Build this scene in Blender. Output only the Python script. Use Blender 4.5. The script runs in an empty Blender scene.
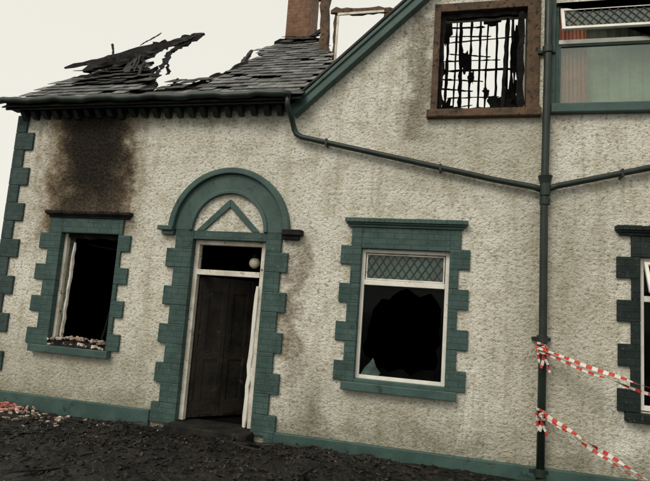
import bpy, bmesh, math, random
from mathutils import Vector, Matrix, noise
random.seed(7)
S=bpy.context.scene
col=bpy.context.collection

# ------------------------------------------------------------ materials
class NT:
    def __init__(s,name):
        s.m=bpy.data.materials.new(name); s.m.use_nodes=True
        s.t=s.m.node_tree; s.b=s.t.nodes["Principled BSDF"]
        s.tc=s.t.nodes.new("ShaderNodeTexCoord"); s.co=s.tc.outputs["Object"]
    def n(s,k,**kw):
        x=s.t.nodes.new(k)
        for a,v in kw.items(): setattr(x,a,v)
        return x
    def l(s,a,b): s.t.links.new(a,b)
    def put(s,inp,v):
        if isinstance(v,(int,float)): inp.default_value=v
        elif isinstance(v,tuple): inp.default_value=(*v,1)[:len(inp.default_value)] if len(v)==3 else v
        else: s.l(v,inp)
    def math(s,op,a,b=0.0,clamp=False):
        x=s.n("ShaderNodeMath",operation=op,use_clamp=clamp); s.put(x.inputs[0],a); s.put(x.inputs[1],b); return x.outputs[0]
    def noise(s,scale,detail=4,rough=.6,vec=None,dist=0):
        x=s.n("ShaderNodeTexNoise"); x.inputs["Scale"].default_value=scale; x.inputs["Detail"].default_value=detail
        x.inputs["Roughness"].default_value=rough; x.inputs["Distortion"].default_value=dist
        s.l(vec or s.co,x.inputs["Vector"]); return x.outputs["Fac"]
    def mapr(s,v,a,b,c=0,d=1,smooth=True):
        x=s.n("ShaderNodeMapRange"); x.interpolation_type='SMOOTHSTEP' if smooth else 'LINEAR'
        s.put(x.inputs[0],v)
        for i,q in zip((1,2,3,4),(a,b,c,d)): x.inputs[i].default_value=q
        return x.outputs[0]
    def mix(s,f,a,b,mode='MIX'):
        x=s.n("ShaderNodeMix",data_type='RGBA',blend_type=mode); s.put(x.inputs[0],f); s.put(x.inputs[6],a); s.put(x.inputs[7],b); return x.outputs[2]
    def scale(s,v):
        x=s.n("ShaderNodeMapping"); x.inputs["Scale"].default_value=v; s.l(s.co,x.inputs["Vector"]); return x.outputs[0]
    def xyz(s):
        x=s.n("ShaderNodeSeparateXYZ"); s.l(s.co,x.inputs[0]); return x.outputs
    def bump(s,h,strength=.5,dist=.01,prev=None):
        x=s.n("ShaderNodeBump"); x.inputs["Strength"].default_value=strength; x.inputs["Distance"].default_value=dist
        s.l(h,x.inputs["Height"])
        if prev: s.l(prev,x.inputs["Normal"])
        return x.outputs[0]
    def fin(s,color,rough=.8,normal=None,spec=.3,metal=0):
        s.put(s.b.inputs["Base Color"],color); s.put(s.b.inputs["Roughness"],rough)
        s.b.inputs["Specular IOR Level"].default_value=spec; s.b.inputs["Metallic"].default_value=metal
        if normal: s.l(normal,s.b.inputs["Normal"])
        return s.m

def simple(name,c1,c2,scale=6,rough=.7,bstr=.4,bdist=.01,spec=.3,c3=None,t3=(.6,.7),island=False,bscale=30):
    k=NT(name)
    c=k.mix(k.mapr(k.noise(scale,3),.35,.65),c1,c2)
    if c3: c=k.mix(k.mapr(k.noise(scale*2.3,5,.7),*t3),c,c3)
    if island:
        g=k.n("ShaderNodeNewGeometry"); c=k.mix(1.0,c,k.mapr(g.outputs["Random Per Island"],0,1,.5,1.5,False),'MULTIPLY')
    return k.fin(c,rough,k.bump(k.noise(bscale,3),bstr,bdist),spec)

def roughcast():
    k=NT("roughcast_render")
    X,Y,Z=k.xyz()
    big=k.noise(.9,4,.6); mid=k.noise(3.6,5,.7)
    lum=k.noise(21,3,.66,k.scale((1,1,1.15)),.25); fine=k.noise(70,3,.65)
    c=k.mix(k.mapr(big,.3,.7),(.77,.735,.625),(.87,.845,.75))
    c=k.mix(k.mapr(mid,.36,.55,.50,0),c,(.47,.43,.31))           # weathered patches
    c=k.mix(k.mapr(lum,.33,.46,.78,0),c,(.24,.215,.155))         # shadow beneath the lumps, painted into the hollows' colour
    c=k.mix(k.mapr(lum,.55,.66,0,.5),c,(.92,.91,.85))
    c=k.mix(k.mapr(fine,.36,.48,.42,0),c,(.32,.29,.215))
    st=k.noise(1,5,.65,k.scale((5,5,.5)))
    c=k.mix(k.mapr(st,.50,.67,0,.45),c,(.43,.40,.28))            # rain streaks
    st2=k.noise(1,4,.6,k.scale((14,14,.7)))
    c=k.mix(k.mapr(st2,.56,.72,0,.35),c,(.31,.285,.20))
    jn=k.noise(1.7,4,.65); jn2=k.noise(5,4,.7)
    jit=k.math('ADD',k.math('MULTIPLY',k.math('SUBTRACT',jn,.5),1.0),k.math('MULTIPLY',k.math('SUBTRACT',jn2,.5),.7))
    Xj=k.math('ADD',X,jit); Zj=k.math('ADD',Z,k.math('MULTIPLY',jit,.9))
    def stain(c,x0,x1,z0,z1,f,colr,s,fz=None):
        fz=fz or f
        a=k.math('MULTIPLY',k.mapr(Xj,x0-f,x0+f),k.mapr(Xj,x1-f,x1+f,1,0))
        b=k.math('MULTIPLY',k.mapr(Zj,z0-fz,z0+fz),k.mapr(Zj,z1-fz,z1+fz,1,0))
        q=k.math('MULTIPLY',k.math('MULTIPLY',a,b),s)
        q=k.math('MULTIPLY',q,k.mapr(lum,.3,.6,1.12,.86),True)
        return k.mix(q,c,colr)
    c=stain(c,-20,20,-.6,.25,.3,(.13,.135,.08),.68)
    c=stain(c,-7.5,-4.0,-.3,1.0,.5,(.28,.27,.19),.5)
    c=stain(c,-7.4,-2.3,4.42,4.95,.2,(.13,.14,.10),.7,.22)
    c=stain(c,-2.36,-2.08,.7,2.6,.13,(.18,.13,.08),.72,.4)
    c=stain(c,-2.1,-1.55,-.1,.75,.22,(.18,.16,.11),.65,.4)
    c=stain(c,-1.5,.1,-.1,.75,.3,(.30,.28,.20),.4,.3)
    c=stain(c,-.84,-.42,4.1,6.0,.16,(.12,.09,.06),.7)
    c=stain(c,.55,1.7,-.1,3.3,.35,(.30,.275,.18),.45)
    c=stain(c,-.9,1.1,3.45,4.45,.3,(.36,.335,.24),.45)
    c=stain(c,-6.75,-4.95,2.5,5.4,.30,(.22,.15,.08),.93,.3)
    c=stain(c,-6.45,-5.12,2.6,5.4,.26,(.065,.05,.036),.93,.3)
    c=stain(c,-6.28,-5.3,3.15,5.4,.26,(.014,.012,.01),.94,.35)
    h=k.math('ADD',k.math('MULTIPLY',lum,1.3),k.math('MULTIPLY',fine,.4))
    return k.fin(c,.93,k.bump(h,.85,.038),.12)

def brickpaint(name,c1,c2,burn,mort,t=(.55,.75),bs=.3,zburn=None,dark=.9):
    k=NT(name); X,Y,Z=k.xyz()
    cb=k.n("ShaderNodeCombineXYZ"); k.l(k.math('ADD',X,Y),cb.inputs[0]); k.l(Z,cb.inputs[1])
    br=k.n("ShaderNodeTexBrick"); k.l(cb.outputs[0],br.inputs["Vector"])
    br.inputs["Scale"].default_value=1; br.inputs["Brick Width"].default_value=.225; br.inputs["Row Height"].default_value=.078
    br.inputs["Mortar Size"].default_value=.006; br.inputs["Mortar Smooth"].default_value=.5
    br.inputs["Color1"].default_value=(.88,.88,.88,1); br.inputs["Color2"].default_value=(1.1,1.1,1.1,1); br.inputs["Mortar"].default_value=(mort,mort,mort,1)
    c=k.mix(k.mapr(k.noise(3,4,.65),.35,.65),c1,c2)
    c=k.mix(1.0,c,br.outputs["Color"],'MULTIPLY')
    c=k.mix(k.mapr(k.noise(5,5,.7),*t),c,burn)
    c=k.mix(k.mapr(k.noise(24,4,.7),.60,.72,0,.55),c,(.20,.20,.17))
    inv=k.math('SUBTRACT',1.0,br.outputs["Fac"])
    h=k.math('ADD',inv,k.math('MULTIPLY',k.noise(40,3,.7),1.2))
    return k.fin(c,k.mapr(k.noise(9,3),.3,.7,.5,.85),k.bump(h,bs,.012),.3)

M={}
M['wall']=roughcast()
M['teal']=brickpaint("teal_painted_brick",(.040,.077,.069),(.058,.104,.093),(.024,.038,.033),.60)
M['burntquoin']=brickpaint("smoke_blackened_painted_brick",(.010,.018,.017),(.017,.029,.027),(.007,.007,.007),.5)
M['tealq']=brickpaint("weathered_teal_quoins",(.030,.055,.052),(.044,.072,.066),(.016,.02,.018),.65)
M['tealsm']=simple("teal_gloss_paint",(.040,.079,.070),(.058,.106,.094),3,.5,.4,.008,.35,(.018,.027,.022),(.57,.74))
M['tealdk']=simple("dark_green_iron_paint",(.010,.018,.014),(.019,.032,.025),4,.45,.3,.004,.4,(.045,.038,.025),(.60,.72))
M['char']=simple("charred_timber",(.006,.005,.005),(.015,.013,.011),8,.85,.9,.02,.15,(.045,.038,.03),(.66,.75))
M['soot']=simple("sooty_trim",(.008,.008,.008),(.024,.021,.018),5,.8,.5,.01,.2,(.05,.06,.05),(.60,.72))
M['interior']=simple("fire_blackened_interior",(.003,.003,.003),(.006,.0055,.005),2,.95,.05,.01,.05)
M['doorleaf']=simple("charred_door_leaf",(.010,.008,.007),(.028,.023,.018),3,.7,.8,.01,.3,(.07,.055,.04),(.60,.72))
M['greyroom']=simple("smoky_plaster",(.45,.48,.43),(.55,.58,.52),2,.9,.2,.01,.1)
M['white']=simple("white_frame_paint",(.84,.82,.75),(.74,.71,.64),5,.5,.3,.004,.35,(.25,.18,.11),(.63,.74))
M['whiteburn']=simple("scorched_white_paint",(.76,.73,.65),(.56,.51,.42),5,.6,.5,.006,.3,(.12,.08,.05),(.58,.69))
M['scorch']=simple("scorched_brown_timber",(.14,.085,.05),(.08,.055,.036),6,.7,.6,.01,.2,(.02,.018,.014),(.51,.65))
M['slate']=simple("roof_slate",(.075,.077,.074),(.155,.155,.145),4,.6,.5,.006,.3,(.28,.275,.24),(.57,.72),island=True)
M['slatedk']=simple("burnt_roof_slate",(.012,.012,.012),(.045,.045,.042),4,.7,.5,.006,.3,(.14,.135,.12),(.58,.7),island=True)
M['brick']=brickpaint("old_orange_brick",(.15,.07,.038),(.20,.105,.055),(.05,.037,.028),.75)
M['rubble']=simple("plaster_rubble",(.42,.35,.29),(.30,.20,.15),5,.9,.5,.01,.1,(.6,.55,.48),(.5,.6),island=True)
M['redbrick']=simple("red_brick_rubble",(.42,.15,.12),(.6,.34,.29),4,.9,.5,.01,.1,island=True)
M['debris']=simple("wet_charred_debris",(.004,.004,.004),(.016,.014,.012),5,.6,1.0,.03,.3,(.06,.053,.045),(.62,.76),bscale=26)
M['boards']=simple("charred_boards",(.007,.006,.005),(.022,.018,.015),3,.55,.8,.01,.35,(.09,.075,.06),(.60,.72),island=True)
M['ground']=simple("sooty_tarmac",(.028,.028,.027),(.045,.043,.04),1.5,.85,.6,.01,.25,(.07,.065,.058),(.6,.7),bscale=60)
M['lead']=simple("lead_cames",(.02,.022,.022),(.04,.04,.04),9,.5,.1,.002,.3)
M['curtain']=simple("dusty_pink_curtain",(.80,.38,.30),(.62,.28,.22),6,.9,.2,.004,.1)
M['red']=simple("red_tape",(.55,.06,.04),(.42,.04,.03),8,.5,.1,.002,.3,(.12,.05,.04),(.6,.75))
M['whitet']=simple("white_tape",(.72,.69,.63),(.58,.55,.48),8,.5,.1,.002,.3,(.25,.22,.18),(.58,.75))
M['globe']=simple("opal_globe",(.72,.68,.55),(.5,.45,.33),5,.25,.1,.003,.5,(.12,.09,.05),(.55,.7))
M['felt']=simple("burnt_roofing_felt",(.007,.007,.007),(.02,.02,.02),6,.8,.8,.02,.2)

def glassmat(name,tint,gloss,haze,hazecol):
    k=NT(name); t=k.t; out=t.nodes["Material Output"]; t.nodes.remove(k.b)
    tr=k.n("ShaderNodeBsdfTransparent"); tr.inputs[0].default_value=(*tint,1)
    gl=k.n("ShaderNodeBsdfGlossy"); gl.inputs["Roughness"].default_value=.06; gl.inputs[0].default_value=(.85,.9,.86,1)
    df=k.n("ShaderNodeBsdfDiffuse"); df.inputs[0].default_value=(*hazecol,1)
    a=k.n("ShaderNodeMixShader"); a.inputs[0].default_value=gloss; k.l(tr.outputs[0],a.inputs[1]); k.l(gl.outputs[0],a.inputs[2])
    b=k.n("ShaderNodeMixShader"); k.put(b.inputs[0],k.mapr(k.noise(4,4,.6),.3,.7,haze*.4,min(1,haze*1.5))); k.l(a.outputs[0],b.inputs[1]); k.l(df.outputs[0],b.inputs[2])
    k.l(b.outputs[0],out.inputs[0]); return k.m
M['glass']=glassmat("smoky_window_glass",(.5,.55,.5),.007,.2,(.012,.014,.013))
M['glassup']=glassmat("upper_window_glass",(.82,.88,.82),.12,.10,(.18,.22,.19))
M['glassdirt']=glassmat("sooted_leaded_glass",(.3,.36,.32),.08,.7,(.11,.16,.14))

# ------------------------------------------------------------ mesh helpers
def empty(name):
    o=bpy.data.objects.new(name,None); col.objects.link(o); return o
house=empty("roughcast_house")
def mk(name,bm,mat,parent=None,bev=0,smooth=False):
    me=bpy.data.meshes.new(name); bmesh.ops.recalc_face_normals(bm,faces=bm.faces)
    bm.to_mesh(me); bm.free()
    for m in (mat if isinstance(mat,list) else [mat]): me.materials.append(m)
    if smooth:
        for p in me.polygons: p.use_smooth=True
    o=bpy.data.objects.new(name,me); col.objects.link(o)
    if parent: o.parent=parent
    if bev:
        b=o.modifiers.new("bevel",'BEVEL'); b.width=bev; b.segments=2; b.limit_method='ANGLE'
    return o
def abox(bm,x0,x1,y0,y1,z0,z1,mi=0):
    vs=[bm.verts.new((x,y,z)) for x in(x0,x1) for y in(y0,y1) for z in(z0,z1)]
    for f in((0,1,3,2),(4,6,7,5),(0,4,5,1),(2,3,7,6),(0,2,6,4),(1,5,7,3)):
        bm.faces.new([vs[i] for i in f]).material_index=mi
def obox(bm,c,size,rot,mi=0):
    m=Matrix.Translation(c)@rot
    vs=[bm.verts.new(m@Vector((x*size[0]/2,y*size[1]/2,z*size[2]/2))) for x in(-1,1) for y in(-1,1) for z in(-1,1)]
    for f in((0,1,3,2),(4,6,7,5),(0,4,5,1),(2,3,7,6),(0,2,6,4),(1,5,7,3)):
        bm.faces.new([vs[i] for i in f]).material_index=mi
def beam(bm,p,q,w,h,roll=0,mi=0):
    p=Vector(p);q=Vector(q);d=q-p
    r=d.to_track_quat('X','Z').to_matrix().to_4x4()@Matrix.Rotation(roll,4,'X')
    obox(bm,(p+q)/2,(d.length,w,h),r,mi)
def rbeam(bm,p,q,w,h,seed=0,n=9,jag=.35):
    """burnt timber: tapering, knotted section"""
    rr=random.Random(seed); p=Vector(p);q=Vector(q);d=(q-p)
    m=d.to_track_quat('X','Z').to_matrix(); prev=None
    for i in range(n+1):
        t=i/n; c=p+d*t+m@Vector((0,rr.uniform(-1,1)*w*.12,rr.uniform(-1,1)*h*.12))
        a=w/2*(1-jag*rr.random()); b=h/2*(1-jag*rr.random())
        if i in(0,n): a*=.6;b*=.6
        ring=[bm.verts.new(c+m@Vector((0,y*a*rr.uniform(.8,1.1),z*b*rr.uniform(.8,1.1)))) for y,z in((-1,-1),(1,-1),(1,1),(-1,1))]
        if prev:
            for k in range(4): bm.faces.new([prev[k],prev[(k+1)%4],ring[(k+1)%4],ring[k]])
        else: bm.faces.new(ring)
        prev=ring
    bm.faces.new(prev[::-1])
def box(name,x0,x1,y0,y1,z0,z1,mat,parent=house,bev=.006):
    bm=bmesh.new(); abox(bm,x0,x1,y0,y1,z0,z1); return mk(name,bm,mat,parent,bev)
def prism(bm,pts,y0,y1,mi=0):
    a=[bm.verts.new((x,y0,z)) for x,z in pts]; b=[bm.verts.new((x,y1,z)) for x,z in pts]
    bm.faces.new(a).material_index=mi; bm.faces.new(b[::-1]).material_index=mi
    n=len(pts)
    for i in range(n): bm.faces.new([a[i],a[(i+1)%n],b[(i+1)%n],b[i]]).material_index=mi
def roughen(bm,amt,sc=3,axes=(1,1,1)):
    for v in bm.verts:
        n=noise.noise_vector(v.co*sc); v.co+=Vector((n.x*axes[0],n.y*axes[1],n.z*axes[2]))*amt

def curve_plate(name,outer,holes,y0,y1,mat,parent=house):
    cu=bpy.data.curves.new(name,'CURVE'); cu.dimensions='2D'; cu.fill_mode='BOTH'; cu.extrude=(y1-y0)/2
    for pts in [outer]+holes:
        sp=cu.splines.new('POLY'); sp.points.add(len(pts)-1); sp.use_cyclic_u=True
        for i,(x,z) in enumerate(pts): sp.points[i].co=(x,z,0,1)
    tmp=bpy.data.objects.new("tmp",cu); col.objects.link(tmp); bpy.context.view_layer.update()
    me=bpy.data.meshes.new_from_object(tmp.evaluated_get(bpy.context.evaluated_depsgraph_get()))
    bpy.data.objects.remove(tmp)
    yc=(y0+y1)/2
    for v in me.vertices: x,z,e=v.co; v.co=(x,yc-e,z)
    me.name=name; me.materials.clear(); me.materials.append(mat)
    o=bpy.data.objects.new(name,me); col.objects.link(o); o.parent=parent
    return o
def rect(x0,x1,z0,z1): return [(x0,z0),(x1,z0),(x1,z1),(x0,z1)]
def arc(cx,cz,r,a0,a1,n=32): return [(cx+r*math.cos(math.radians(a0+(a1-a0)*i/n)),cz+r*math.sin(math.radians(a0+(a1-a0)*i/n))) for i in range(n+1)]

# ------------------------------------------------------------ main wall
LW=(-6.17,-5.13,.95,2.64); RW=(-1.31,-.13,.84,2.59); DR=(-3.85,-2.70,0,2.62)
TW=(-.39,.76,4.53,5.98); T2=(1.12,2.95,4.57,6.0); R2=(2.12,3.25,.80,2.62)
RB=-.15
def grow(r,g=.012): return rect(r[0]-g,r[1]+g,r[2]-g,r[3]+g)
outer=[(-7.3,RB-.2),(DR[0]-.012,RB-.2),(DR[0]-.012,DR[3]+.01),(DR[1]+.012,DR[3]+.01),(DR[1]+.012,RB-.2),(4.45,RB-.2),(4.45,4.45),(1.0,7.62),(-2.13,4.73),(-7.3,4.73)]
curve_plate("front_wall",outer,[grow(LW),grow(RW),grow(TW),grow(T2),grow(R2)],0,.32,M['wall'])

# side and inner structure
bm=bmesh.new()
side=[(0.321,RB-.2),(.321,4.7),(1.05,5.55),(1.35,5.6),(1.7,5.25),(2.3,5.0),(3.1,4.7),(5.4,4.6),(5.4,RB-.2)]
a=[bm.verts.new((-7.3,y,z)) for y,z in side]; b=[bm.verts.new((-7.02,y,z)) for y,z in side]
bm.faces.new(a); bm.faces.new(b[::-1])
for i in range(len(side)): bm.faces.new([a[i],a[(i+1)%len(side)],b[(i+1)%len(side)],b[i]])
mk("side_wall",bm,M['wall'],house)
bm=bmesh.new()
abox(bm,-7.02,4.45,5.1,5.4,RB-.2,4.6); abox(bm,4.17,4.45,.321,5.1,RB-.2,4.4)
mk("rear_wall",bm,M['wall'],house)
bm=bmesh.new()
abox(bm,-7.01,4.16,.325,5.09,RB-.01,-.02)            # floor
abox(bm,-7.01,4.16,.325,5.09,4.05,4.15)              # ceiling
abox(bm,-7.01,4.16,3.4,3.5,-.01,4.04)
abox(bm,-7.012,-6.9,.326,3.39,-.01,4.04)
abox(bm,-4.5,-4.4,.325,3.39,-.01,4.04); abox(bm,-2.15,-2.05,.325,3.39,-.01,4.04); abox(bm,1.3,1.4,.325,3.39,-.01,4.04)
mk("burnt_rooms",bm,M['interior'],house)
bm=bmesh.new()
abox(bm,.94,1.04,.33,3.0,4.16,6.5); abox(bm,1.05,3.9,2.9,3.0,4.16,6.5); abox(bm,1.05,3.9,.33,3.0,6.5,6.56); abox(bm,3.8,3.9,.33,2.9,4.16,6.49)
mk("upper_room",bm,M['greyroom'],house)
box("burnt_room_rear",-2.1,.93,4.2,4.3,4.16,5.7,M['interior'])

# ------------------------------------------------------------ window surrounds
def surround(name,o,outL,outR,ztop,zs,mat,rows=8,sides=(1,1),first=0):
    bm=bmesh.new(); x0,x1,z0,z1=o; h=(ztop-zs)/rows
    for i in range(rows):
        zt=ztop-i*h; zb=zt-h; k=(i+first)%2
        g=.002*(i%2)
        abox(bm,outL[k]+random.uniform(-.012,.012),x0,-.035-g,.13,zb,zt)
        abox(bm,x1,outR[k]+random.uniform(-.012,.012),-.035-g,.13,zb,zt)
    abox(bm,x0-.001,x1+.001,-.034,.13,z1,ztop-.002)
    return mk(name,bm,mat,house,.008)
surround("left_window_surround",LW,(-6.40,-6.57),(-5.06,-4.90),2.88,.87,M['teal'])
surround("right_window_surround",RW,(-1.46,-1.60),(0.0,.13),2.88,.80,M['teal'])
surround("far_window_surround",R2,(2.02,1.87),(3.35,3.5),2.88,.78,M['burntquoin'])
def cornice(name,x0,x1,z0,z1,mat,d=.12,rag=0):
    bm=bmesh.new(); m=(z0+z1)/2
    abox(bm,x0+.05,x1-.05,-.055,.02,z0,m+.001); abox(bm,x0+.02,x1-.02,-.085,.018,z0+.035,m+.02)
    n=24
    for i in range(n):
        a=x0+(x1-x0)*i/n; b=x0+(x1-x0)*(i+1)/n-(.0005)
        abox(bm,a,b,-d+random.uniform(0,rag),.016,m,z1-random.uniform(0,rag))
    return mk(name,bm,mat,house,.005)
cornice("left_window_cornice",-6.48,-4.93,2.88,2.99,M['soot'],rag=.018)
cornice("right_window_cornice",-1.55,.09,2.88,3.0,M['tealsm'],rag=.005)
cornice("far_window_cornice",1.84,3.52,2.88,3.0,M['burntquoin'],rag=.01)
box("left_window_sill",-6.46,-5.04,-.11,.14,.76,.87,M['tealsm'],bev=.01)
box("right_window_sill",-1.47,.02,-.11,.14,.69,.80,M['tealsm'],bev=.01)
box("far_window_sill",1.95,3.4,-.11,.14,.67,.78,M['burntquoin'],bev=.01)
box("right_window_sill_bed",RW[0],RW[1],-.03,.13,.80,.84,M['tealsm'],bev=.003)
box("left_window_sill_bed",LW[0],LW[1],-.03,.13,.87,.95,M['soot'],bev=.003)

bm=bmesh.new()
for i in range(16):
    z1=4.60-i*.3; k=i%2
    abox(bm,-7.335,(-7.13,-6.97)[k],-.035-.002*k,.45 if k else .3,z1-.298,z1)
mk("corner_quoins",bm,M['tealq'],house,.01)

bm=bmesh.new()
abox(bm,-7.36,-4.27,-.05,.1,RB-.1,.10); abox(bm,-2.38,4.5,-.05,.1,RB-.1,.02)
mk("plinth",bm,M['tealsm'],house,.012)

# ------------------------------------------------------------ door surround
bm=bmesh.new()
for i in range(10):
    zt=2.75-i*.28; k=i%2; g=.002*k; j=random.uniform(-.012,.012)
    abox(bm,(-4.13,-4.26)[k]+j,DR[0],-.05-g,.14,max(zt-.28,RB),zt)
    abox(bm,DR[1],(-2.46,-2.35)[k]+j,-.05-g,.14,max(zt-.28,RB),zt)
abox(bm,-2.50,-2.36,-.058,.1,RB-.1,.026)
abox(bm,DR[0]-.001,DR[1]+.001,-.048,.14,2.62,2.748)
mk("door_pilasters",bm,M['teal'],house,.009)
cx,cz=-3.31,2.75
bm=bmesh.new(); prism(bm,arc(cx,cz,.86,0,180)+arc(cx,cz,.56,180,0),-.052,.02); mk("arch_band",bm,M['tealsm'],house,.006)
bm=bmesh.new(); prism(bm,arc(cx,cz,.95,0,180)+arc(cx,cz,.858,180,0),-.11,.018); mk("arch_hood_mould",bm,M['tealsm'],house,.015)
bm=bmesh.new(); prism(bm,arc(cx,cz,.62,0,180)+arc(cx,cz,.562,180,0),-.075,.016); mk("arch_inner_bead",bm,M['tealsm'],house,.01)
bm=bmesh.new(); prism(bm,arc(cx,cz+.001,.565,0,180),-.012,.015); mk("tympanum",bm,M['wall'],house)
bm=bmesh.new()
prism(bm,[(cx-.50,cz+.002),(cx-.38,cz+.002),(cx+.005,cz+.36),(cx+.005,cz+.48),(cx-.03,cz+.46)],-.045,.01)
prism(bm,[(cx+.50,cz+.002),(cx+.38,cz+.002),(cx+.006,cz+.36),(cx+.006,cz+.48),(cx+.03,cz+.46)],-.043,.01)
mk("tympanum_chevron",bm,M['tealsm'],house,.005)
bm=bmesh.new()
abox(bm,-4.42,-4.17,-.13,.02,2.73,2.80); abox(bm,-4.36,-4.17,-.09,.018,2.67,2.732)
mk("arch_springer",bm,M['tealsm'],house,.01)
bm=bmesh.new()
abox(bm,-2.45,-2.16,-.13,.02,2.72,2.80); abox(bm,-2.45,-2.21,-.09,.018,2.66,2.722)
mk("sooty_arch_springer",bm,M['soot'],house,.01)
# door frame
bm=bmesh.new()
abox(bm,DR[0],DR[0]+.07,.05,.14,0,2.62); abox(bm,DR[1]-.09,DR[1],.05,.14,0,2.62)
abox(bm,DR[0]+.07,DR[1]-.09,.051,.139,2.55,2.619); abox(bm,DR[0]+.07,DR[1]-.09,.04,.139,2.10,2.18)
mk("door_frame",bm,M['whiteburn'],house,.006)
box("door_step",-3.9,-2.65,-.28,.3,RB-.05,-.01,M['soot'],bev=.02)
door=empty("burnt_door"); door.parent=house
bm=bmesh.new()
abox(bm,0,.97,-.02,.02,.02,2.08)
for xx in(.0,.12,.44,.52,.85,.97-.001): abox(bm,max(xx-.05,0.001),min(xx+.05,.969),-.035,.034,.021,2.07)
for zz in(.15,.95,1.95): abox(bm,.002,.968,-.033,.032,zz-.1,zz+.1)
o=mk("leaf",bm,M['doorleaf'],door,.005)
o.location=(-3.78,.15,0); o.rotation_euler=(0,0,math.radians(48))
bm=bmesh.new()
for i,(x,z0,z1,w) in enumerate([(-2.95,.0,2.0,.05),(-3.08,.0,2.05,.035)]):
    rbeam(bm,(x,.55+.1*i,z0),(x+random.uniform(-.05,.05),.5,z1),w,.04,i)
mk("charred_battens",bm,M['char'],door)
bm=bmesh.new()
rbeam(bm,(-2.85,.09,.0),(-2.81,.06,1.98),.03,.10,3,14,.18); mk("peeled_door_lining",bm,M['white'],house)

lamp=empty("globe_ceiling_lamp")
bm=bmesh.new(); bmesh.ops.create_uvsphere(bm,u_segments=24,v_segments=16,radius=.085,matrix=Matrix.Translation((-2.98,.3,2.33)))
mk("globe",bm,M['globe'],lamp,smooth=True)
bm=bmesh.new(); bmesh.ops.create_cone(bm,cap_ends=True,segments=16,radius1=.05,radius2=.04,depth=.06,matrix=Matrix.Translation((-2.98,.3,2.43)))
bmesh.ops.create_cone(bm,cap_ends=True,segments=10,radius1=.012,radius2=.012,depth=1.55,matrix=Matrix.Translation((-2.98,.3,3.25)))
mk("lamp_stem",bm,M['char'],lamp)

# ------------------------------------------------------------ windows
def frame(name,x0,x1,z0,z1,w,y0,y1,mat,bars=(),parent=house):
    bm=bmesh.new()
    abox(bm,x0,x0+w,y0,y1,z0,z1); abox(bm,x1-w,x1,y0,y1,z0,z1)
    abox(bm,x0+w,x1-w,y0+.001,y1-.001,z0,z0+w); abox(bm,x0+w,x1-w,y0+.001,y1-.001,z1-w,z1)
    for z,h in bars: abox(bm,x0+w,x1-w,y0-.01,y1-.002,z-h/2,z+h/2)
    return mk(name,bm,mat,parent,.005)
def lattice(name,x0,x1,z0,z1,y,dx,dz,mat,w=.009,parent=house):
    bm=bmesh.new(); s=dz/dx; W=x1-x0; H=z1-z0
    def seg(sgn,c):
        f=lambda x:sgn*s*x+c
        g=lambda z:(z-c)/(sgn*s)
        lo,hi=sorted((g(0),g(H))); a=max(0,lo); b=min(W,hi)
        if b-a>.01: beam(bm,(x0+a,y,z0+f(a)),(x0+b,y,z0+f(b)),.006 if sgn>0 else .008,w)
    n=int(H/dz+W/dx)+3
    for i in range(-n,n+1): seg(1,(i+.5)*dz)
    for i in range(-n,n+1): seg(-1,(i+.5)*dz)
    return mk(name,bm,mat,parent)
frame("right_window_frame",RW[0],RW[1],RW[2],RW[3],.05,.05,.12,M['white'],[(2.13,.07)])
frame("right_window_inner_sash",RW[0]+.06,RW[1]-.06,2.17,2.53,.02,.07,.10,M['whiteburn'])
box("right_window_leaded_pane",RW[0]+.08,RW[1]-.08,.088,.092,2.19,2.51,M['glassdirt'],bev=0)
lattice("right_window_leading",RW[0]+.08,RW[1]-.08,2.19,2.51,.08,.105,.16,M['lead'],.011)
gx0,gx1,gz0,gz1=RW[0]+.049,RW[1]-.049,RW[2]+.049,2.096
hole=[]; rr=random.Random(5)
gw,gh=(gx1-gx0)/2,(gz1-gz0)/2; gcx,gcz=(gx0+gx1)/2,(gz0+gz1)/2
for i in range(34):
    a=2*math.pi*i/34; ca,sa=math.cos(a),math.sin(a)
    e=1/((abs(ca)**4+abs(sa)**4)**.25)*rr.uniform(.80,.97)
    if 1.7<a<2.9: e*=.86
    hole.append((gcx+gw*min(.985,e*abs(ca))*(1 if ca>0 else -1),gcz+gh*min(.985,e*abs(sa))*(1 if sa>0 else -1)))
curve_plate("right_window_broken_pane",rect(gx0,gx1,gz0,gz1),[hole],.083,.087,M['glass'])
bm=bmesh.new(); prism(bm,[(-1.24,.89),(-1.00,.89),(-.97,.93),(-1.03,1.0),(-1.08,1.12),(-1.13,1.05),(-1.18,1.0)],.068,.073); mk("right_window_glass_shard",bm,M['glassdirt'],house)
bm=bmesh.new()
abox(bm,LW[0],LW[0]+.05,.06,.13,.95,2.64)
rbeam(bm,(-6.05,.12,.96),(-6.00,.10,2.50),.05,.05,8,14,.3)
mk("left_window_jamb",bm,M['whiteburn'],house,.003)
bm=bmesh.new()
rbeam(bm,(LW[1]-.03,.10,.95),(LW[1]-.03,.10,2.64),.08,.08,21,16); rbeam(bm,(LW[0]+.03,.10,2.60),(LW[1]-.03,.10,2.60),.08,.09,22,14)
rbeam(bm,(LW[0]+.03,.10,.97),(LW[1]-.03,.10,.97),.06,.06,23,14)
rbeam(bm,(-5.6,.5,.9),(-5.3,.4,2.0),.05,.05,24); rbeam(bm,(-5.95,.35,2.5),(-5.3,.3,2.42),.04,.03,25)
mk("left_window_charred_frame",bm,M['char'],house)
bm=bmesh.new()
for i in range(120):
    x=random.uniform(-6.15,-5.12); s=random.uniform(.012,.045)
    obox(bm,(x,random.uniform(-.08,.13),(.875 if random.random()<.3 else .955)+s*.4+max(0,.03*math.sin((x+6.2)*3))),(s*random.uniform(1,2),s,s*.8),Matrix.Rotation(random.uniform(0,3),4,'Z')@Matrix.Rotation(random.uniform(-.5,.5),4,'X'))
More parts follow.
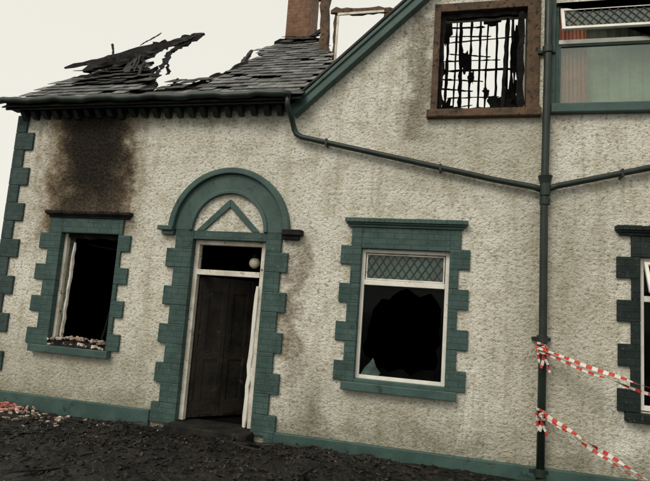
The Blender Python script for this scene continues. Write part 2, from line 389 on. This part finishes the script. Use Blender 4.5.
roughen(bm,.02,30); mk("sill_rubble",bm,M['rubble'],house,.003)
frame("far_window_frame",R2[0],R2[1],R2[2],R2[3],.06,.05,.12,M['white'],[(2.12,.07)])
box("far_window_pane",R2[0]+.05,R2[1]-.05,.083,.087,.85,2.57,M['glass'],bev=0)
fo=frame("far_window_open_light",0,1.02,-.42,0,.04,-.02,.02,M['white']); fo.location=(R2[0]+.05,.02,2.56); fo.rotation_euler=(math.radians(-28),0,0)

# upper burnt window
bm=bmesh.new()
abox(bm,-.475,-.385,-.03,.14,4.53,6.1); abox(bm,.765,.93,-.028,.14,4.53,6.1); abox(bm,-.385,.765,-.026,.14,5.98,6.1)
mk("upper_burnt_window_surround",bm,M['scorch'],house,.008)
box("upper_burnt_window_sill",-.52,.955,-.10,.14,4.42,4.53,M['scorch'],bev=.012)
bm=bmesh.new()
rbeam(bm,(-.36,.07,4.54),(-.36,.07,5.98),.07,.09,31,16); rbeam(bm,(.70,.07,4.54),(.70,.07,5.98),.14,.09,32,16,.2); rbeam(bm,(-.36,.07,5.94),(.70,.07,5.94),.09,.09,33,12); rbeam(bm,(-.36,.07,4.56),(.70,.07,4.56),.08,.07,34,16)
rbeam(bm,(.48,.2,4.54),(.52,.2,5.95),.05,.05,35,14)
mk("upper_burnt_window_frame",bm,M['char'],house)
bm=bmesh.new()
R=random.Random(11)
for i,x in enumerate((-.45,-.33,-.2,-.08,.03,.17,.30,.47,.60,.70,.80)): rbeam(bm,(x+R.uniform(-.03,.03),1.2,4.16),(x+R.uniform(-.07,.07),1.22,7.0),R.choice([.03,.04,.06]),R.choice([.03,.045,.07]),40+i,26,.55)
for i in range(15):
    z=4.75+i*.15+R.uniform(-.03,.03); a=R.choice([-.55,-.5,-.3]); b=R.choice([.1,.25,.35,.5,.9])
    rbeam(bm,(a,1.16,z),(b,1.16+R.uniform(0,.04),z+R.uniform(-.06,.06)),.02,R.uniform(.022,.042),60+i,14,.6)
mk("burnt_lath_partition",bm,M['char'],house)
bm=bmesh.new()
for cxx,czz,w,h in [(-.02,5.75,.2,.42),(.07,5.5,.12,.24),(-.3,4.95,.3,.4),(.1,4.85,.7,.30),(.5,5.0,.45,.42),(.35,6.45,.3,.22),(-.38,6.35,.24,.6),(.72,5.9,.18,1.1),(.66,5.15,.3,.6),(-.42,5.6,.16,.6),(.3,5.25,.12,.2),(-.1,6.55,.3,.16)]:
    n=22; pts=[]
    for i in range(n):
        t=2*math.pi*i/n; e=R.uniform(.5,1.15); pts.append((cxx+w/2*e*math.cos(t),czz+h/2*e*math.sin(t)))
    prism(bm,pts,1.08+R.uniform(-.03,.03),1.13)
mk("hanging_burnt_plaster",bm,M['felt'],house)

# upper right window
frame("upper_window_frame",T2[0],T2[1],T2[2],T2[3],.05,.04,.12,M['tealsm'])
frame("upper_window_sash",T2[0]+.05,T2[1]-.05,T2[2]+.03,5.44,.03,.05,.10,M['tealsm'])
box("upper_window_transom",T2[0]+.05,T2[1]-.05,.035,.11,5.44,5.50,M['white'])
box("upper_window_pane",T2[0]+.08,T2[1]-.08,.073,.077,4.63,5.41,M['glassup'],bev=0)
box("upper_window_mullion",2.30,2.37,.045,.115,4.60,5.44,M['white'])
aw=empty("open_top_light"); aw.parent=house; aw.location=(1.18,.03,5.93); aw.rotation_euler=(math.radians(-22),0,0)
frame("casement",0,1.7,-.40,0,.045,-.02,.02,M['white'],parent=aw)
box("pane",.045,1.655,-.003,.003,-.36,-.04,M['glassup'],parent=aw,bev=0)
lattice("leading",.045,1.655,-.36,-.04,-.008,.1,.15,M['lead'],parent=aw)
box("upper_window_sill",1.07,3.02,-.10,.14,4.45,4.57,M['tealsm'],bev=.012)
box("upper_window_jamb_board",1.06,1.12,-.03,.14,4.57,6.1,M['tealsm'])
def curtain(x0,w,name,amp=.035,mat='curtain',y0=.16,fr=.8):
    bm=bmesh.new(); n=int(150*w); prev=None
    for i in range(n+1):
        x=x0+w*i/n; y=y0+amp*math.sin(i*fr)+.3*amp*math.sin(i*fr*2.6)
        a=bm.verts.new((x,y,4.58)); b=bm.verts.new((x-.05*(i/n),y,5.97))
        if prev: bm.faces.new([prev[0],a,b,prev[1]])
        prev=(a,b)
    mk(name,bm,M[mat],house,smooth=True)
curtain(1.16,.40,"window_curtain")
curtain(1.16,1.75,"smoky_net_curtain",.012,'greyroom',.27,.31)

# ------------------------------------------------------------ gable trim
sl=Vector((3.45,0,3.19)).normalized(); nrm=Vector((-sl.z,0,sl.x))
def slope_board(bm,p0,length,off0,off1,y0,y1,mirror=False):
    P=Vector(p0); q=[P+nrm*off0,P+sl*length+nrm*off0,P+sl*length+nrm*off1,P+nrm*off1]
    pts=[(v.x,v.z) for v in q]
    if mirror: pts=[(2.0-x,z) for x,z in pts]
    prism(bm,pts,y0,y1)
bm=bmesh.new()
for mir in(False,True):
    slope_board(bm,(-2.40,0,4.47),4.66,.0,.15,-.14,-.10,mir)
    slope_board(bm,(-2.40,0,4.47),4.64,.105,.155,-.165,-.135,mir)
    slope_board(bm,(-2.40,0,4.47),4.60,-.005,.02,-.10,-.005,mir)
mk("bargeboards",bm,M['tealsm'],house,.008)
bm=bmesh.new()
for mir in(False,True):
    slope_board(bm,(-2.40,0,4.49),4.68,.156,.19,-.17,.9,mir)
mk("gable_roof_edge",bm,M['slatedk'],house,.004)
bm=bmesh.new()
for i,yy in enumerate((1.5,2.1,2.7)):
    for mir in(1,-1):
        if mir==1:
            p=Vector((-2.3,yy,4.4)); q=p+(Vector((.9,yy,7.45))-p)*random.uniform(.12,.2)
        else: p=Vector((4.3,yy,4.4)); q=Vector((1.1,yy,7.45))
        rbeam(bm,p,q,.05,.12,80+i)
mk("burnt_gable_rafters",bm,M['char'],house)

# ------------------------------------------------------------ main roof
def rz(y): return 4.75+.8*(y+.2)
ang=math.atan(.8)
def keep(x,y):
    j=.22*noise.noise(Vector((x*2.2,y*2.2,3)))
    if x>-2.35: return 0
    if y<.22+j*.6: return 1
    if x<-5.2:
        if y<1.15+(x+7.4)*1.16+.0+j and y<.50+(-5.23-x)*1.15+j: return 1
        return 0
    lim=.3+(x+4.95)*.45 if x<-4.0 else .8
    left=-3.98+.1*math.sin(y*5)
    ok=x>left+j if y>1.0 else ((y<lim+j*.8) or x>left)
    right=-2.05-(y-.6)*.42
    if y>.4 and x>right: ok=False
    return 1 if ok and y<3.25 else 0
bm=bmesh.new(); bmd=bmesh.new()
ex=.19; row=0
us=Vector((0,math.cos(ang),math.sin(ang))); un=Vector((0,-math.sin(ang),math.cos(ang)))
while row<24:
    y=-.26+row*ex*math.cos(ang)
    x=-7.45+(.13 if row%2 else 0)
    while x<-1.9:
        xc=x+.13
        if keep(xc,y) :
            burnt=(xc<-5.0 and (xc>-6.9 and y>.35 or y>.8)) or (-5.3<xc<-4.2 and y>-.1) or (y>2.6)
            if random.random()>(.20 if burnt else .025):
                rot=Matrix(((1,0,0),(0,us.y,un.y),(0,us.z,un.z))).to_4x4()
                tw=random.gauss(0,.14 if burnt else .03); lift=random.uniform(0,.07 if burnt else .014)
                m=rot@Matrix.Rotation(tw,4,'Z')@Matrix.Rotation(-.05-random.uniform(0,.16 if burnt else .05),4,'X')
                obox(bmd if burnt else bm,Vector((xc,y+.13*math.cos(ang),rz(y+.13*math.cos(ang))+.02+lift)),(.252,.30,.009),m)
        x+=.26
    row+=1
mk("roof_slates",bm,M['slate'],house); mk("burnt_roof_slates",bmd,M['slatedk'],house)
bm=bmesh.new()
y=-.3
while y<3.2:
    runs=[];x=-7.42;start=None
    while x<-1.9:
        kx=keep(x,y-.06) and keep(x,y)
        if kx and start is None: start=x
        if (not kx) and start is not None:
            runs.append((start,x));start=None
        x+=.07
    if start: runs.append((start,x))
    for a,b in runs:
        if b-a>.1: beam(bm,(a,y+.05,rz(y+.05)-.025),(b+random.uniform(0,.1),y+.05,rz(y+.05)-.025),.135,.018,ang)
    y+=.1
mk("roof_boarding",bm,M['char'],house)
bm=bmesh.new()
for i,x in enumerate([-7.2,-6.8,-6.4,-6.0,-5.6]):
    ym=max(.5,min(1.2+(x+7.4)*1.16,.6+(-5.23-x)*1.2))+random.uniform(.1,.4)
    rbeam(bm,(x,-.1,rz(-.1)-.12),(x,ym,rz(ym)-.08),.05,.12,90+i)
for i,x in enumerate((-5.2,-4.8,-4.4)): rbeam(bm,(x,-.1,rz(-.1)-.12),(x+.03,.6,rz(.6)-.04),.05,.11,100+i)
for i,x in enumerate((-3.95,-3.6,-3.25,-2.9,-2.5)):
    ym=3.2 if x<-3 else 1.9; rbeam(bm,(x,-.1,rz(-.1)-.12),(x,ym,rz(ym)-.12),.05,.12,110+i)
rbeam(bm,(-4.15,3.27,rz(3.2)-.02),(-3.0,3.27,rz(3.2)-.03),.05,.16,120)
mk("charred_rafters",bm,M['char'],house)
bm=bmesh.new()
for i,(p,q,w,h) in enumerate([
 ((-7.55,1.08,5.98),(-6.22,2.5,7.2),.10,.08),((-7.3,1.3,6.18),(-6.1,2.5,7.13),.05,.13),
 ((-7.1,1.2,6.0),(-6.3,2.1,6.75),.2,.10),((-6.9,1.0,5.75),(-6.45,2.2,6.72),.24,.10),((-7.2,1.15,5.95),(-6.2,2.2,6.85),.2,.12),
 ((-6.35,2.4,7.1),(-5.75,2.5,7.24),.06,.12),((-6.2,2.45,7.16),(-5.45,2.55,7.33),.1,.07),((-6.1,2.4,7.05),(-5.6,2.5,7.3),.05,.05),
 ((-6.75,1.4,5.9),(-6.5,2.4,6.95),.08,.12),((-6.0,.9,5.5),(-6.55,1.9,6.6),.07,.12),((-6.3,1.1,5.7),(-6.6,2.0,6.7),.1,.12),((-6.6,1.2,5.8),(-6.75,2.0,6.6),.12,.12),
 ((-7.0,1.0,5.7),(-6.5,1.6,6.3),.25,.08),((-6.5,.9,5.6),(-6.2,1.5,6.1),.2,.08),((-6.1,.7,5.4),(-6.3,1.4,6.1),.15,.1),
 ((-5.75,.7,5.35),(-5.95,1.3,6.15),.05,.07),((-6.0,1.0,5.6),(-6.15,1.4,6.35),.04,.05),((-5.35,.55,5.2),(-5.42,.75,5.6),.05,.05),((-6.9,1.6,6.4),(-7.0,1.65,6.75),.05,.04),
 ((-6.6,2.0,6.85),(-6.35,2.3,7.3),.04,.03),((-4.85,.4,5.1),(-4.7,.5,5.4),.04,.04),
 ((-4.5,.35,5.15),(-4.15,.9,5.65),.06,.08),((-3.98,1.2,5.85),(-4.1,2.0,6.65),.07,.1),((-4.2,.8,5.5),(-3.9,1.4,6.1),.06,.08),
 ((-3.4,3.2,7.4),(-2.95,3.2,7.7),.07,.1)]):
    rbeam(bm,p,q,w,h,130+i,12,.5)
roughen(bm,.03,2.5); mk("collapsed_roof_timbers",bm,M['boards'],house)
def ribbon(bm,pts,w,th=.01,seed=0):
    rr=random.Random(seed); pts=[Vector(p) for p in pts]; dense=[]
    for i in range(len(pts)-1):
        for j in range(6): dense.append(pts[i].lerp(pts[i+1],j/6))
    dense.append(pts[-1]); prev=None
    for i,p in enumerate(dense):
        ww=w*rr.uniform(.45,1.25); d=(dense[min(i+1,len(dense)-1)]-dense[max(i-1,0)]).normalized()
        side=d.cross(Vector((0,-1,0))).normalized(); jj=Vector((rr.uniform(-1,1),rr.uniform(-1,1),rr.uniform(-1,1)))*.03
        a=bm.verts.new(p+side*ww/2+jj); b=bm.verts.new(p-side*ww/2+jj)
        if prev: bm.faces.new([prev[0],a,b,prev[1]])
        prev=(a,b)
bm=bmesh.new()
ribbon(bm,[(-5.30,.62,5.30),(-5.5,.95,5.58),(-5.72,1.3,5.85),(-5.92,1.8,6.25),(-6.06,2.15,6.65),(-6.1,2.35,6.9),(-5.9,2.5,7.12),(-5.5,2.5,7.30)],.19,seed=1)
ribbon(bm,[(-6.5,2.3,6.98),(-6.1,2.4,7.1),(-5.75,2.5,7.2)],.22,seed=2)
ribbon(bm,[(-7.0,1.5,6.2),(-6.6,1.8,6.5),(-6.25,2.1,6.85)],.3,seed=3)
ribbon(bm,[(-5.75,.8,5.45),(-6.1,1.3,5.95),(-6.5,1.9,6.5)],.25,seed=6)
ribbon(bm,[(-5.72,1.7,6.3),(-5.68,1.7,6.05)],.08,seed=4)
o=mk("burnt_felt",bm,M['felt'],house); sm=o.modifiers.new("t",'SOLIDIFY'); sm.thickness=.012

bm=bmesh.new()
abox(bm,-3.98,-3.44,3.45,4.1,4.3,8.9); abox(bm,-4.04,-3.38,3.39,4.16,8.9,9.1)
mk("chimney_stack",bm,M['brick'],house,.01)
bm=bmesh.new()
for cxp in(-3.84,-3.58): bmesh.ops.create_cone(bm,cap_ends=True,segments=18,radius1=.11,radius2=.09,depth=.4,matrix=Matrix.Translation((cxp,3.77,9.3)))
mk("chimney_pots",bm,M['brick'],house)
bm=bmesh.new()
rbeam(bm,(-2.66,2.16,5.6),(-2.72,2.16,7.9),.14,.2,150,12,.25); rbeam(bm,(-2.48,2.2,5.7),(-2.50,2.2,7.5),.06,.08,151,12,.25)
rbeam(bm,(-2.6,2.16,7.42),(-1.35,2.16,7.36),.08,.13,152,12,.25); rbeam(bm,(-1.58,2.2,6.2),(-1.52,2.18,7.4),.06,.09,153,12,.3)
rbeam(bm,(-2.62,2.14,7.0),(-2.95,2.6,6.6),.06,.08,154)
mk("burnt_dormer_frame",bm,M['scorch'],house)
box("dormer_head_trim",-2.44,-1.55,2.07,2.10,7.29,7.335,M['whiteburn'],bev=.003)
box("dormer_side_trim",-2.45,-2.41,2.07,2.10,6.3,7.28,M['whiteburn'],bev=.003)

bm=bmesh.new(); abox(bm,-7.4,-2.45,-.22,-.001,4.66,4.69); abox(bm,-7.4,-2.45,-.245,-.221,4.62,4.76)
mk("fascia",bm,M['tealdk'],house,.004)
bm=bmesh.new(); x=-7.2
while x<-2.5:
    w=.085+random.uniform(-.01,.01); hh=.15+random.uniform(-.03,.01)
    pp=[(0,0),(-.15,0),(-.15,-.04),(-.06,-hh),(0,-hh)]
    a=[bm.verts.new((x,p-.001,4.66+q)) for p,q in pp]; b=[bm.verts.new((x+w,p-.001,4.66+q)) for p,q in pp]
    bm.faces.new(a);bm.faces.new(b[::-1])
    for i in range(5): bm.faces.new([a[i],a[(i+1)%5],b[(i+1)%5],b[i]])
    x+=.205
mk("eaves_brackets",bm,M['tealdk'],house,.004)
def tube(bm,pts,r,seg=14):
    pts=[Vector(p) for p in pts]; rings=[]
    for i,p in enumerate(pts):
        d=(pts[min(i+1,len(pts)-1)]-pts[max(i-1,0)]).normalized()
        s=d.cross(Vector((0,1,0)) if abs(d.y)<.9 else Vector((1,0,0))).normalized(); u=s.cross(d).normalized()
        rings.append([bm.verts.new(p+(s*math.cos(2*math.pi*k/seg)+u*math.sin(2*math.pi*k/seg))*r) for k in range(seg)])
    for a,b in zip(rings,rings[1:]):
        for k in range(seg): bm.faces.new([a[k],a[(k+1)%seg],b[(k+1)%seg],b[k]])
    bm.faces.new(rings[0]);bm.faces.new(rings[-1][::-1])
bm=bmesh.new()
gp=[(-7.52+5.1*i/40,-.31,4.75+.014*math.sin(i*.9)+.008*math.sin(i*2.3)-.02*i/40) for i in range(41)]
tube(bm,gp,.054); mk("gutter",bm,M['tealdk'],house,smooth=True)

# ------------------------------------------------------------ pipes
dp=empty("drainpipe")
bm=bmesh.new()
tube(bm,[(1.01,-.11,7.4),(1.015,-.11,5.2),(1.005,-.11,3.2),(1.02,-.11,1.5),(1.02,-.11,RB)],.048)
mk("downpipe",bm,M['tealdk'],dp,smooth=True)
bm=bmesh.new()
tube(bm,[(-2.46,-.30,4.70),(-2.46,-.28,4.56),(-2.42,-.16,4.40),(-2.40,-.09,4.28),(-2.36,-.085,4.20),(-2.28,-.085,4.155),(-.9,-.085,3.845),(.4,-.085,3.55),(.88,-.085,3.46),(.98,-.1,3.42)],.040)
tube(bm,[(1.03,-.1,3.42),(1.15,-.085,3.475),(2.3,-.085,3.74),(4.4,-.085,4.2)],.040)
mk("branch_pipes",bm,M['tealdk'],dp,smooth=True)
bm=bmesh.new()
for z in(3.42,5.3,1.55,-.02,3.27): bmesh.ops.create_cone(bm,cap_ends=True,segments=18,radius1=.064,radius2=.064,depth=.09 if z!=3.42 else .16,matrix=Matrix.Translation((1.013,-.11,z)))
for z in(5.3,1.55,-.02): abox(bm,.90,1.12,-.062,-.001,z-.02,z+.02)
bmesh.ops.create_cone(bm,cap_ends=True,segments=18,radius1=.05,radius2=.09,depth=.16,matrix=Matrix.Translation((1.012,-.11,3.52)))
for x,z in((-1.9,4.07),(-.3,3.707),(1.9,3.648)):
    abox(bm,x-.015,x+.015,-.128,-.001,z-.05,z+.05)
mk("collars",bm,M['tealdk'],dp,.004)

# ------------------------------------------------------------ tape
tp=empty("barrier_tape")
def tape(bm,p,q,sag,w,seed,tw0=0,twn=3,step=.03):
    p=Vector(p);q=Vector(q); n=max(6,int((q-p).length/step)); prev=None
    for i in range(n+1):
        t=i/n; c=p.lerp(q,t)+Vector((0,0,-sag*4*t*(1-t))); c+=noise.noise_vector(c*3)*.02
        d=(q-p).normalized(); a=tw0+twn*t*math.pi+.6*math.sin(t*13+seed)
        s=d.cross(Vector((0,1,0))).normalized(); u=s.cross(d); v=(s*math.cos(a)+u*math.sin(a))*w/2
        A=bm.verts.new(c+v);B=bm.verts.new(c-v)
        if prev: bm.faces.new([prev[0],A,B,prev[1]]).material_index=(i//2)%2
        prev=(A,B)
bm=bmesh.new()
tape(bm,(.93,-.17,1.46),(3.4,-1.0,.85),.05,.05,1,.3,.9)
tape(bm,(.95,-.17,1.42),(3.4,-1.0,.82),.09,.035,2,0,1.8)
tape(bm,(1.06,-.17,.66),(2.9,-1.6,-.12),.04,.045,3)
tape(bm,(1.06,-.17,.63),(2.9,-1.6,-.14),.07,.035,4,.6)
for z,h in((1.44,.30),(.66,.28)):
    for i in range(5):
        a=i*1.3; tape(bm,(1.0+.05*math.sin(a),-.175,z+.02),(1.02+.06*math.cos(a*1.7),-.20,z-h*random.uniform(.5,1)),0,.03,10+i,a*.3,1)
    for k in range(3):
        prev=None
        for i in range(17):
            an=2*math.pi*i/16; zz=z-.03+.03*k+.03*math.sin(an+k*2)
            A=bm.verts.new((1.01+.062*math.cos(an),-.11+.062*math.sin(an),zz-.014));B=bm.verts.new((1.01+.064*math.cos(an),-.11+.064*math.sin(an),zz+.014))
            if prev: bm.faces.new([prev[0],A,B,prev[1]]).material_index=(i//2+k)%2
            prev=(A,B)
mk("striped_tape",bm,[M['red'],M['whitet']],tp)

# ------------------------------------------------------------ ground and debris
bm=bmesh.new(); bmesh.ops.create_grid(bm,x_segments=8,y_segments=8,size=400,matrix=Matrix.Translation((0,0,RB-.004)))
mk("ground",bm,M['ground'])
def dh(x,y):
    e=min(1,max(0,(x+9.5)/1.0))*min(1,max(0,(2.4-x)/2.2))*min(1,max(0,(y+5.5)/1.2))
    h=.03+.045*noise.noise(Vector((x*.8,y*.9,1)))+.05*noise.noise(Vector((x*2.6,y*2.6,5)))+.03*noise.noise(Vector((x*8,y*8,9)))+.018*noise.noise(Vector((x*20,y*20,2)))
    h+=.13*math.exp(-((x+1.5)**2/.4+(y+.9)**2/.3))
    h+=.04*math.exp(-((x+3.5)**2/2.5+(y+.8)**2/.4))
    h*= .55 if y>-.25 else 1
    return RB-.02+max(0,h+.02)*e
bm=bmesh.new(); nx,ny=330,150; g=[]
for j in range(ny+1):
    g.append([bm.verts.new((-9.5+12*i/nx,-5.6+5.55*j/ny,dh(-9.5+12*i/nx,-5.6+5.55*j/ny))) for i in range(nx+1)])
for j in range(ny):
    for i in range(nx): bm.faces.new([g[j][i],g[j][i+1],g[j+1][i+1],g[j+1][i]])
deb=empty("charred_debris")
mk("ash_bed",bm,M['debris'],deb)
bm=bmesh.new(); R=random.Random(3)
for i in range(5200):
    x=R.uniform(-9,1.8); y=-.1-abs(R.gauss(0,1.4))
    if x>-.3 and R.random()<.55: continue
    big=R.random()
    if big<.016: s=(R.uniform(.3,1.0),R.uniform(.03,.08),R.uniform(.015,.035))
    elif big<.16: s=(R.uniform(.08,.26),R.uniform(.02,.05),R.uniform(.008,.02))
    else: s=(R.uniform(.02,.06),R.uniform(.012,.045),R.uniform(.006,.022))
    yaw=R.uniform(0,3.14)
    if y>-.6 and s[0]>.3: yaw*=.15
    c=Vector((x,y,dh(x,y)+R.uniform(-.005,.015)))
    if s[0]>.08:
        d=Matrix.Rotation(yaw,3,'Z')@Matrix.Rotation(R.gauss(0,.10),3,'Y')@Vector((s[0]/2,0,0))
        rbeam(bm,c-d,c+d,s[1],s[2],i,5,.6)
    else:
        obox(bm,c,s,Matrix.Rotation(yaw,4,'Z')@Matrix.Rotation(R.gauss(0,.4),4,'Y')@Matrix.Rotation(R.gauss(0,.4),4,'X'))
roughen(bm,.02,14); mk("charred_fragments",bm,M['boards'],deb)
bm=bmesh.new()
for i in range(260):
    if i<170: x=R.gauss(-6.2,.55); y=-.15-abs(R.gauss(0,.3)); s=R.uniform(.012,.04)
    else: x=R.uniform(-7.5,-1); y=-.1-abs(R.gauss(0,.6)); s=R.uniform(.005,.013)
    obox(bm,(x,y,dh(x,y)+s*.5),(s*R.uniform(1,2.2),s,s*.7),Matrix.Rotation(R.uniform(0,3),4,'Z')@Matrix.Rotation(R.gauss(0,.4),4,'X'))
roughen(bm,.02,30); mk("plaster_fragments",bm,M['rubble'],deb)
bm=bmesh.new()
for i in range(110):
    x=R.gauss(-6.62,.28); y=-.15-abs(R.gauss(0,.2)); s=R.uniform(.012,.042)
    obox(bm,(x,y,dh(x,y)+s*.5+R.uniform(0,.06)),(s*R.uniform(1.2,2.4),s,s*.6),Matrix.Rotation(R.uniform(0,3),4,'Z')@Matrix.Rotation(R.gauss(0,.4),4,'X'))
roughen(bm,.02,30); mk("red_brick_fragments",bm,M['redbrick'],deb)

# ------------------------------------------------------------ world, sun, camera
w=bpy.data.worlds.new("World"); S.world=w; w.use_nodes=True; nt=w.node_tree; bg=nt.nodes["Background"]
sky=nt.nodes.new("ShaderNodeTexSky"); sky.sky_type='NISHITA'; sky.sun_disc=False
el=math.radians(44); sky.sun_elevation=el; sky.sun_rotation=math.radians(205)
hs=nt.nodes.new("ShaderNodeHueSaturation"); hs.inputs["Saturation"].default_value=.1; nt.links.new(sky.outputs[0],hs.inputs["Color"])
mx=nt.nodes.new("ShaderNodeMix"); mx.data_type='RGBA'; mx.inputs[0].default_value=.85
nt.links.new(hs.outputs[0],mx.inputs[6]); mx.inputs[7].default_value=(9.5,9.3,8.3,1)
nt.links.new(mx.outputs[2],bg.inputs["Color"]); bg.inputs["Strength"].default_value=.1
sd=bpy.data.lights.new("sun",'SUN'); sd.energy=1.5; sd.angle=math.radians(24); sd.color=(1,.94,.83)
so=bpy.data.objects.new("sun",sd); col.objects.link(so)
az=math.radians(205); D=Vector((math.sin(az)*math.cos(el),math.cos(az)*math.cos(el),math.sin(el)))
so.rotation_euler=D.to_track_quat('Z','Y').to_euler()

yaw,pit,rol=.2506,.124,.0706
right=Vector((math.cos(yaw),math.sin(yaw),0)); f0=Vector((-math.sin(yaw),math.cos(yaw),0)); up=Vector((0,0,1))
fw=f0*math.cos(pit)+up*math.sin(pit); u2=up*math.cos(pit)-f0*math.sin(pit)
r3=right*math.cos(rol)+u2*math.sin(rol); u3=u2*math.cos(rol)-right*math.sin(rol)
m=Matrix((r3,u3,-fw)).transposed().to_4x4(); m.translation=(0,-7.2,1.75)
cd=bpy.data.cameras.new("camera"); cd.sensor_width=36; cd.lens=534/650*36; cd.clip_end=2000
co=bpy.data.objects.new("camera",cd); col.objects.link(co); co.matrix_world=m; S.camera=co
S.view_settings.view_transform='Standard'; S.view_settings.look='None'; S.view_settings.exposure=0
